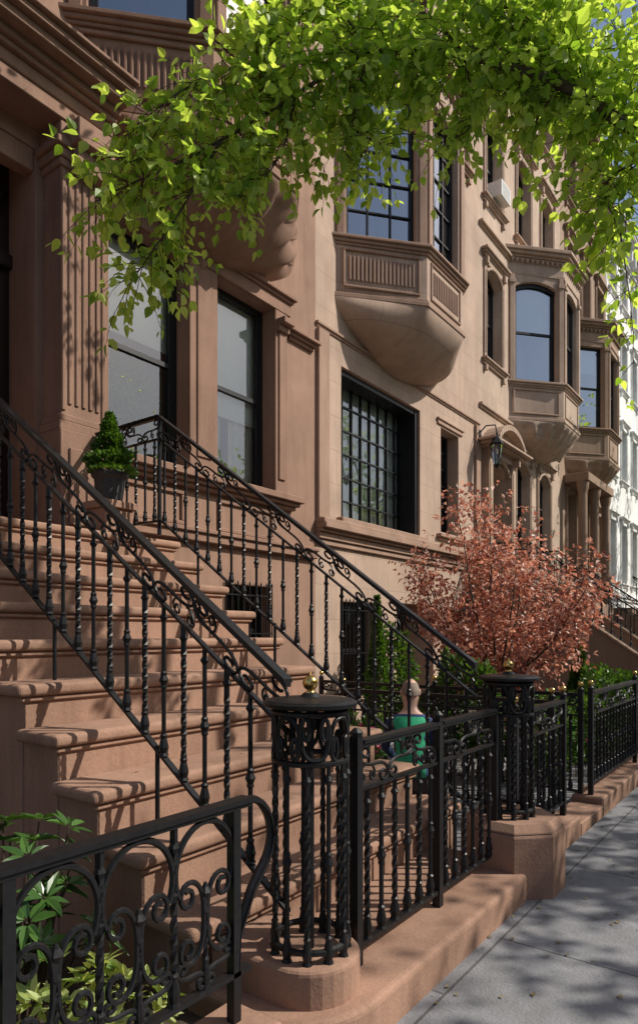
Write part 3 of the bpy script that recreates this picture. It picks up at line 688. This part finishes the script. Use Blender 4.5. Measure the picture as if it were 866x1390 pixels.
subs=[[F_,(3.22,3.73,4.53),(2.98,3.88,4.08)],[E_,(3.85,3.21,5.2),(3.61,3.37,4.8)],[D_,(4.26,2.82,5.5),(4.43,2.59,5.35)],[C_,(4.70,2.05,5.43),(4.57,2.23,5.3)],[B_,(4.77,1.63,5.25)],[A_,(5.09,1.20,4.85),(5.15,1.11,4.5)],
 [C_,(4.62,2.50,6.5),(4.14,3.15,6.45),(3.75,3.50,6.13)],[B_,(4.97,1.69,6.37),(4.8,2.0,6.8)],[A_,(5.18,1.07,5.86)],[D_,(4.0,2.9,6.3),(3.7,3.3,5.9)],[G_,(2.9,3.9,5.0)],[(4.7,1.7,5.7),(4.85,1.75,6.2)],[(4.9,1.2,5.3),(4.9,1.5,5.9),(4.6,1.9,6.3)],
 [E_,(3.6,3.3,5.75),(3.25,3.6,5.5),(2.95,3.85,5.1)]]
main=[B_,C_,D_,E_,F_,G_,H_]
for pl in subs: mb.tube(smoothpl(pl,4,.015),.013,5,r1=.003)
for pl,stp in [(main,.023)]+[(s_,.023) for s_ in subs]+[([(5.5,.5,4.85),A_,B_],.028)]:
    for p,d in polyline_pts(pl,stp):
        dd=(d*.5+rv()*.9+Vector((0,0,-.05))).normalized(); twig(tw,lv,p,dd,random.uniform(.18,.5),random.uniform(.066,.1),nl=random.randint(5,8),droop=.8)
droopy=[(5.15,1.11,4.5),(5.2,1.05,4.0),(5.21,1.03,3.55)]
mb.tube(smoothpl(droopy,4,.01),.006,5,r1=.002)
for p,d in polyline_pts(droopy,.07): twig(tw,lv,p,(d*.4+rv()*.8),.16,.07,nl=4)
lv2=Leaves()
def cloud(c,r,n,sz,L=.6,lvx=lv2,twx=None,nl=8):
    for _ in range(n):
        q=rv()*random.random()**.4; p=(c[0]+q.x*r[0],c[1]+q.y*r[1],c[2]+q.z*r[2]); twig(twx,lvx,p,(q+rv()*.6),L,sz,nl=nl,droop=.3)
for c,r,n in ((C_,(.3,.4,.35),50),(D_,(.3,.4,.3),45),((4.62,2.5,6.45),(.35,.45,.3),70),((4.97,1.69,6.3),(.35,.45,.35),85),((5.15,1.1,5.75),(.3,.4,.4),80),((4.45,2.75,5.6),(.25,.3,.25),34),((3.95,3.15,6.0),(.25,.35,.3),45),((3.6,3.45,5.7),(.25,.35,.3),32),((5.1,1.15,5.15),(.2,.3,.3),55),((4.85,1.6,5.75),(.25,.3,.3),50),((4.1,2.95,5.35),(.2,.25,.2),18),((5.12,1.12,4.75),(.12,.2,.25),22)):
    cloud(c,r,n,.08,.3,lv,tw,6)
cloud((9.8,-4.6,7.4),(2.3,1.7,1.6),110,.11); cloud((5.2,3.2,8.9),(1.9,1.7,.9),130,.11)  # unseen crown clusters, added to throw dappled shade on stoop and house front
cloud((11.6,-5.0,6.4),(2.3,1.5,1.1),250,.12); cloud((9.2,-4.9,5.9),(1.5,.8,.5),150,.12)  # more out-of-view leaf clusters, added to shade the sidewalk
mb.obj('trunk_and_limbs',M_BARK,e,smooth=True); tw.obj('twigs',M_TWIG,e); lv.obj('leaves',M_LEAF,e); lv2.obj('unseen_shade_leaves',M_LEAF,e)
def tree(x,y,h,R,n,sz,mat,lean=(0,0)):
    e=empty('street_tree'); mb=MB(); lv=Leaves(); cz=h-R*.8
    top=(x+lean[0]*.6,y+lean[1]*.6,h*.55)
    mb.tube(smoothpl([(x,y,-.3),(x+.05,y,1.6),(x,y+.05,h*.3),top],4),.2,9,r1=.12)
    for k in range(11):
        a=k*2.4+random.random(); rr=R*random.uniform(.5,.9); zz=cz+random.uniform(-.5,.7)*R
        tip=Vector((x+lean[0]+rr*math.cos(a),y+lean[1]+rr*math.sin(a),zz)); s=Vector((x,y,h*.3)).lerp(Vector(top),random.random())
        midp=s.lerp(tip,.5)+Vector((0,0,.35)); mb.tube(smoothpl([s,midp,tip],5,.04),.07,6,r1=.012)
        for _ in range(n//11):
            t=random.uniform(.35,1.1); p=s.lerp(tip,t)+rv()*R*.34*random.random()
            twig(None,lv,p,rv()+Vector((0,0,.1)),.6,sz,nl=7,droop=.3)
    mb.obj('trunk_and_limbs',M_BARK,e,smooth=True); lv.obj('leaves',mat,e)
tree(16.0,-2.0,9.5,3.6,520,.15,M_LEAF,lean=(-.6,-1.6))
tree(25,-1.6,12.5,4.4,480,.17,M_LEAF,lean=(0,1.4)); tree(34,-1.2,13,4.6,420,.2,M_LEAF,lean=(0,2.2))
for tx in (-9,1.5,11,21,33): tree(tx,-15.2,8.5,3.2,220,.24,M_LEAFD)
# --- purple-leaf plum
e=empty('purple_leaf_plum_tree'); mb=MB(); tw=MB(); lv=Leaves(); bx,by=9.0,3.55
for k in range(18):
    a=k*2*math.pi*.382+random.uniform(-.2,.2); rr=random.uniform(.35,1.45); zt_=random.uniform(2.8,3.8) if rr<.85 else random.uniform(1.7,3.05)
    tip=Vector((bx+rr*math.cos(a),by+rr*math.sin(a),zt_)); s=Vector((bx+.06*math.cos(a),by+.06*math.sin(a),-.15))
    pl=smoothpl([s,Vector((bx+.12*math.cos(a),by+.12*math.sin(a),.8)),s.lerp(tip,.62)+Vector((0,0,.15)),tip],6,.03); mb.tube(pl,.028,6,r1=.005)
    for i in range(84):
        t=.36+.64*random.random()**.8; p=pl[int(t*(len(pl)-1))]+rv()*.34*random.random()
        twig(tw if i%2 else None,lv,p,(tip-s).normalized()*.2+rv()*.9,random.uniform(.2,.44),.068,nl=7,droop=.25,r=.003)
mb.obj('stems',M_BARK,e,smooth=True); tw.obj('twigs',M_TWIG,e); lv.obj('leaves',M_RED,e,wid=.85)
# --- shrubs
def shrub(name,c,r,n,sz,mat,cone=False,wid=1,stem=True,spiral=False):
    e=empty(name); lv=Leaves(); mb=MB()
    for _ in range(n):
        if cone:
            t=random.random()**1.3; a=random.uniform(0,6.283); rad=(1-t)*random.uniform(.75,1.05)*(1+.12*math.sin(9*t+a*2)); 
            if spiral: rad*=1+.22*math.sin(t*22-a)
            q=Vector((rad*math.cos(a),rad*math.sin(a),t*2-1)); d=Vector((math.cos(a),math.sin(a),.7))
        else:
            q=rv(); l=(.72+.3*random.random())*(1+.13*math.sin(q.x*5+c[0]*3)+.1*math.sin(q.y*7)+.08*math.sin(q.z*9)); 
            if q.z<-.5: q.z*=.6
            q=q*l; d=q+rv()*.6
        lv.add((c[0]+q.x*r[0],c[1]+q.y*r[1],c[2]+q.z*r[2]),d+rv()*.4,Vector((0,0,.6))+rv(),sz*random.uniform(.7,1.25))
    if stem:
        for k in range(4): mb.tube([(c[0],c[1],c[2]-r[2]-.1),(c[0]+random.uniform(-.4,.4)*r[0],c[1]+random.uniform(-.4,.4)*r[1],c[2]+.3*r[2])],.012,5,r1=.004)
        mb.obj('stems',M_TWIG,e)
    lv.obj('leaves',mat,e,wid=wid); return e
pe=shrub('potted_topiary',(4.33,5.95,3.60),(.24,.24,.32),3000,.045,M_BOX,cone=True,spiral=True)
m=MB(); m.lathe(4.33,5.95,[(.11,2.98),(.13,3.0),(.16,3.22),(.19,3.25),(.19,3.29),(.15,3.29),(.0,3.27)],20); m.obj('pot',M_TERRA,pe,smooth=False)
m=MB(); m.box(4.15,4.5,5.78,6.12,2.6,2.9); m.box(4.12,4.53,5.75,6.15,2.9,2.98); m.obj('plinth',M_STEP,stoop_e,bevel=.01)
pe=shrub('potted_houseplant',(5.72,7.50,4.78),(.42,.12,.50),620,.12,M_LEAF,wid=.8)
m=MB(); m.lathe(5.72,7.52,[(.10,3.86),(.13,4.12),(.14,4.14),(.0,4.12)],16); m.obj('pot',M_WHITEM,pe)
shrub('cypress_shrub',(9.3,5.7,1.05),(.24,.24,1.15),3800,.06,M_BOX,cone=True)
shrub('conifer_shrub',(12.6,3.4,.6),(.3,.3,.75),2600,.08,M_LEAFD,cone=True)
shrub('boxwood_shrub',(8.1,2.6,.3),(.55,.4,.5),3000,.055,M_BOX); shrub('boxwood_shrub',(9.9,2.5,.25),(.7,.4,.42),3200,.055,M_LEAFD)
shrub('boxwood_shrub',(11.6,2.7,.4),(.8,.5,.6),3600,.06,M_BOX); shrub('boxwood_shrub',(13.8,2.7,.3),(.9,.45,.5),2800,.07,M_BOX)
shrub('laurel_shrub',(5.9,4.1,.25),(.35,.4,.45),1300,.08,M_BOX); shrub('laurel_shrub',(10.6,6.2,.7),(.5,.4,.9),2400,.08,M_LEAFD)
shrub('laurel_shrub',(7.6,3.4,.55),(.4,.5,.75),2200,.08,M_LEAFD)
shrub('garden_shrub',(20.5,3,.4),(1.2,.7,.7),2600,.1,M_BOX); shrub('garden_shrub',(23.5,3,.6),(1.2,.7,.9),2600,.1,M_LEAFD)
def whorls(name,c,r,n,sz,mat,wid,per=8,up=.5):
    e=empty(name); lv=Leaves(); mb=MB()
    for _ in range(n):
        q=rv(); q.z=abs(q.z)*1.0; q*=random.random()**.45
        p=Vector((c[0]+q.x*r[0],c[1]+q.y*r[1],c[2]+q.z*r[2])); mb.tube([(c[0]+q.x*.2,c[1]+q.y*.2,c[2]-.2),(c[0]+q.x*r[0]*.7,c[1]+q.y*r[1]*.7,c[2]+q.z*r[2]*.4),p],.007,5,r1=.004)
        ax=(q+Vector((0,0,.8))+rv()*.3).normalized(); s1=ax.cross(rv()).normalized(); s2=ax.cross(s1)
        for k in range(per):
            a=2*math.pi*k/per+random.uniform(-.3,.3); d=s1*math.cos(a)+s2*math.sin(a)+ax*random.uniform(.1,up)
            lv.add(p+d*.015,d,ax+rv()*.2,sz*random.uniform(.7,1.15))
    mb.obj('stems',M_TWIG,e); lv.obj('leaves',mat,e,wid=wid)
whorls('rhododendron_bush',(1.55,2.85,.15),(.42,.4,.72),60,.10,M_RHO,.5); whorls('rhododendron_bush',(.5,2.7,.0),(.6,.45,.6),45,.12,M_RHO,.5)
whorls('euonymus_bush',(1.42,2.2,-.02),(.45,.2,.46),70,.08,M_YEL,.5,up=1.1); whorls('euonymus_bush',(.3,2.25,-.02),(.5,.2,.42),40,.08,M_YEL,.55,up=1.1)
e=empty('pink_flowers'); lv=Leaves(); lg=Leaves(); mb=MB()
for _ in range(46):
    x=random.choice((random.uniform(5.6,6.0),random.uniform(7.3,9.2))); y=random.uniform(2.1,3.2) if x>7 else random.uniform(3.2,3.9); z=random.uniform(.35,.62) if x<7 else random.uniform(.2,.5)
    mb.tube([(x,y,-.15),(x+.01,y,z)],.004,4)
    for k in range(5):
        a=k*1.256; lv.add((x,y,z),(math.cos(a)*.5,math.sin(a)*.5,.8),(-math.cos(a),-math.sin(a),.5),.05)
    for k in range(4): a=random.random()*6.28; lg.add((x,y,z*.4),(math.cos(a)*.5,math.sin(a)*.5,.8),(-math.cos(a),-math.sin(a),.5),.16)
mb.obj('stems',M_TWIG,e); lv.obj('petals',M_PINK,e); lg.obj('leaves',M_BOX,e,wid=.4)
ll=Leaves()
for _ in range(420):
    x=random.uniform(2.5,14); y=1.6-random.random()**1.7*2.4; ll.add((x,y,-.172),(random.gauss(0,1),random.gauss(0,1),.02),(0,0,1),random.uniform(.012,.035))
for _ in range(90):
    i=random.randint(1,9); ll.add((random.uniform(2.1,4.9),Y1+RUN*(i-.15)-random.random()**2*.2,RI*i+.005),(random.gauss(0,1),random.gauss(0,1),.02),(0,0,1),random.uniform(.012,.03))
M_LIT=leafmat('dry_leaf_litter',(.16,.12,.05),(.34,.27,.12),trans=.1); ll.obj('fallen_leaves',M_LIT,None,wid=.8)
# ------------------------------------------------------------------ seated man
M_SKIN=plain('skin',(.55,.33,.25),rough=.5,noise=.06); M_GREEN=plain('green_vest',(.03,.40,.19),rough=.8,nscale=40); M_BLUE=plain('dark_blue_shirt',(.02,.045,.13),rough=.85,nscale=40); M_NAVY=plain('dark_trousers',(.03,.035,.05),rough=.9); M_SHOE=plain('shoes',(.03,.025,.02),rough=.6); M_HAIR=plain('cropped_hair',(.26,.2,.16),rough=.9,noise=.4,nscale=90)
me_=empty('seated_man')
def skin(name,V,E,R,root=0,sub=2):
    me=bpy.data.meshes.new(name); me.from_pydata(V,E,[]); o=bpy.data.objects.new(name,me); COL.objects.link(o)
    s=o.modifiers.new('s','SKIN'); s.use_smooth_shade=True
    sv=me.skin_vertices[0].data if len(me.skin_vertices) else None
    if sv:
        for i,r in enumerate(R): sv[i].radius=(r,r) if not isinstance(r,tuple) else r; sv[i].use_root=(i==root)
    u=o.modifiers.new('u','SUBSURF'); u.levels=sub; u.render_levels=sub
    bpy.context.view_layer.update(); dg=bpy.context.evaluated_depsgraph_get(); m2=bpy.data.meshes.new_from_object(o.evaluated_get(dg)); bpy.data.objects.remove(o)
    m2.polygons.foreach_set('use_smooth',[True]*len(m2.polygons)); return m2
V=[(0,0,.42),(.03,0,.60),(.07,0,.78),(.11,0,.93),(.15,0,1.04),(.17,0,1.12),(.185,0,1.20),(.18,0,1.27)]
R=[(.15,.12),(.14,.11),(.155,.115),(.13,.095),(.055,.055),(.075,.07),(.093,.08),(.07,.065)]
E=[(i,i+1) for i in range(7)]
for sg in (1,-1):
    o=len(V); V+=[(.10,sg*.17,.93),(.16,sg*.24,.70),(.36,sg*.17,.58),(.44,sg*.13,.56)]; R+=[.065,.047,.035,.03]; E+=[(3,o),(o,o+1),(o+1,o+2),(o+2,o+3)]
    o=len(V); V+=[(.02,sg*.10,.40),(.42,sg*.15,.47),(.36,sg*.15,.10),(.40,sg*.155,.04),(.52,sg*.16,.03)]; R+=[.10,.068,.045,.04,.035]; E+=[(0,o),(o,o+1),(o+1,o+2),(o+2,o+3),(o+3,o+4)]
bm_=skin('body',V,E,R)
for mt in (M_SKIN,M_GREEN,M_BLUE,M_NAVY,M_SHOE): bm_.materials.append(mt)
for p in bm_.polygons:
    c=p.center
    if c.z>1.02: k=0
    elif c.z<.09 and c.x>.28: k=4
    elif c.z<.53 and not(c.x<.14 and c.z>.47) and not(c.z>.5 and c.x<.3): k=3
    elif abs(c.y)>.08 and c.x>.38: k=0
    elif c.z>.985 or abs(c.y)>.125: k=2
    else: k=1
    p.material_index=k
bo=bpy.data.objects.new('body',bm_); COL.objects.link(bo); bo.parent=me_
hd=MB(); 
def ellip(mb,c,r,n=14,m=8):
    v=[];f=[]
    for i in range(m+1):
        t=math.pi*i/m
        for k in range(n): a=2*math.pi*k/n; v.append((c[0]+r[0]*math.sin(t)*math.cos(a),c[1]+r[1]*math.sin(t)*math.sin(a),c[2]+r[2]*math.cos(t)))
    for i in range(m):
        for k in range(n): f.append((i*n+k,i*n+(k+1)%n,(i+1)*n+(k+1)%n,(i+1)*n+k))
    mb.add(v,f)
ellip(hd,(.18,0,1.215),(.098,.08,.115)); ellip(hd,(.20,0,1.16),(.07,.06,.07))
hd.tube([(.262,0,1.235),(.285,0,1.205),(.292,0,1.188),(.27,0,1.18)],[.010,.013,.018,.012],8)
for sg in (1,-1):
    ellip(hd,(.175,sg*.083,1.205),(.02,.012,.034)); ellip(hd,(.265,sg*.03,1.222),(.012,.016,.009)); 
ellip(hd,(.262,0,1.150),(.012,.027,.006)); ellip(hd,(.262,0,1.140),(.013,.024,.007))
hd.obj('head',M_SKIN,me_,smooth=True)
ey=MB()
for sg in (1,-1): ellip(ey,(.272,sg*.03,1.222),(.007,.008,.006))
ey.obj('eyes',M_SHOE,me_,smooth=True)
hr=MB(); v=[];f=[]
n=20
for i in range(7):
    t=.75+1.05*i/6
    for k in range(n+1):
        a=math.radians(95)+math.radians(170)*k/n; rr=1.03+.01*math.sin(k*2.1)
        v.append((.178+.1*rr*math.sin(t)*math.cos(a),.082*rr*math.sin(t)*math.sin(a),1.21+.118*rr*math.cos(t)))
for i in range(6):
    for k in range(n): f.append((i*(n+1)+k,i*(n+1)+k+1,(i+1)*(n+1)+k+1,(i+1)*(n+1)+k))
hr.add(v,f); hr.obj('hair',M_HAIR,me_,smooth=True)
for sg in (1,-1):
    hn=MB(); c=Vector((.47,sg*.125,.555)); ellip(hn,c,(.045,.038,.016))
    for k,(ln,oy) in enumerate(((.068,-.027),(.078,-.009),(.073,.009),(.058,.026))):
        b0=c+Vector((.035,oy,0)); hn.tube([b0,b0+Vector((ln*.45,oy*.1,-.004)),b0+Vector((ln*.78,oy*.1,-.02)),b0+Vector((ln*.92,oy*.1,-.04))],[.0095,.009,.008,.006],7)
    b0=c+Vector((-.01,-sg*.035,0)); hn.tube([b0,b0+Vector((.025,-sg*.02,-.006)),b0+Vector((.05,-sg*.022,-.016))],[.012,.010,.008],7)
    hn.obj('hand',M_SKIN,me_,smooth=True)
me_.location=(5.30,2.90,-.15); me_.rotation_euler=(0,0,math.radians(28))
sb=MB(); sb.box(5.07,5.52,2.65,3.20,-.15,.10); sb.box(5.04,5.55,2.62,3.23,.10,.16); sb.obj('stone_seat_block',M_STEP,bevel=.01)
# ------------------------------------------------------------------ camera, light
cam=bpy.data.cameras.new('Camera'); co=bpy.data.objects.new('Camera',cam); COL.objects.link(co); sc.camera=co
co.location=(0,0,1.6); co.rotation_euler=(math.radians(90),0,math.radians(-53.5)); cam.sensor_width=36; cam.lens=23.34; cam.shift_y=.1187; cam.clip_start=.05; cam.clip_end=2000
S=Vector((.44,-.60,.67)).normalized()
sl=bpy.data.lights.new('Sun','SUN'); sl.energy=5.0; sl.angle=math.radians(.53); sl.color=(1,.94,.84); so=bpy.data.objects.new('Sun',sl); COL.objects.link(so); so.rotation_euler=S.to_track_quat('Z','Y').to_euler()
w=bpy.data.worlds.new("World"); sc.world=w; w.use_nodes=True; nt=w.node_tree
bg=nt.nodes.get('Background') or nt.nodes.new('ShaderNodeBackground'); sk=nt.nodes.new('ShaderNodeTexSky'); sk.sky_type='NISHITA'; sk.sun_disc=False
sk.sun_elevation=math.asin(S.z); sk.sun_rotation=math.atan2(S.x,S.y); sk.dust_density=2.0; nt.links.new(sk.outputs[0],bg.inputs[0]); bg.inputs[1].default_value=.12
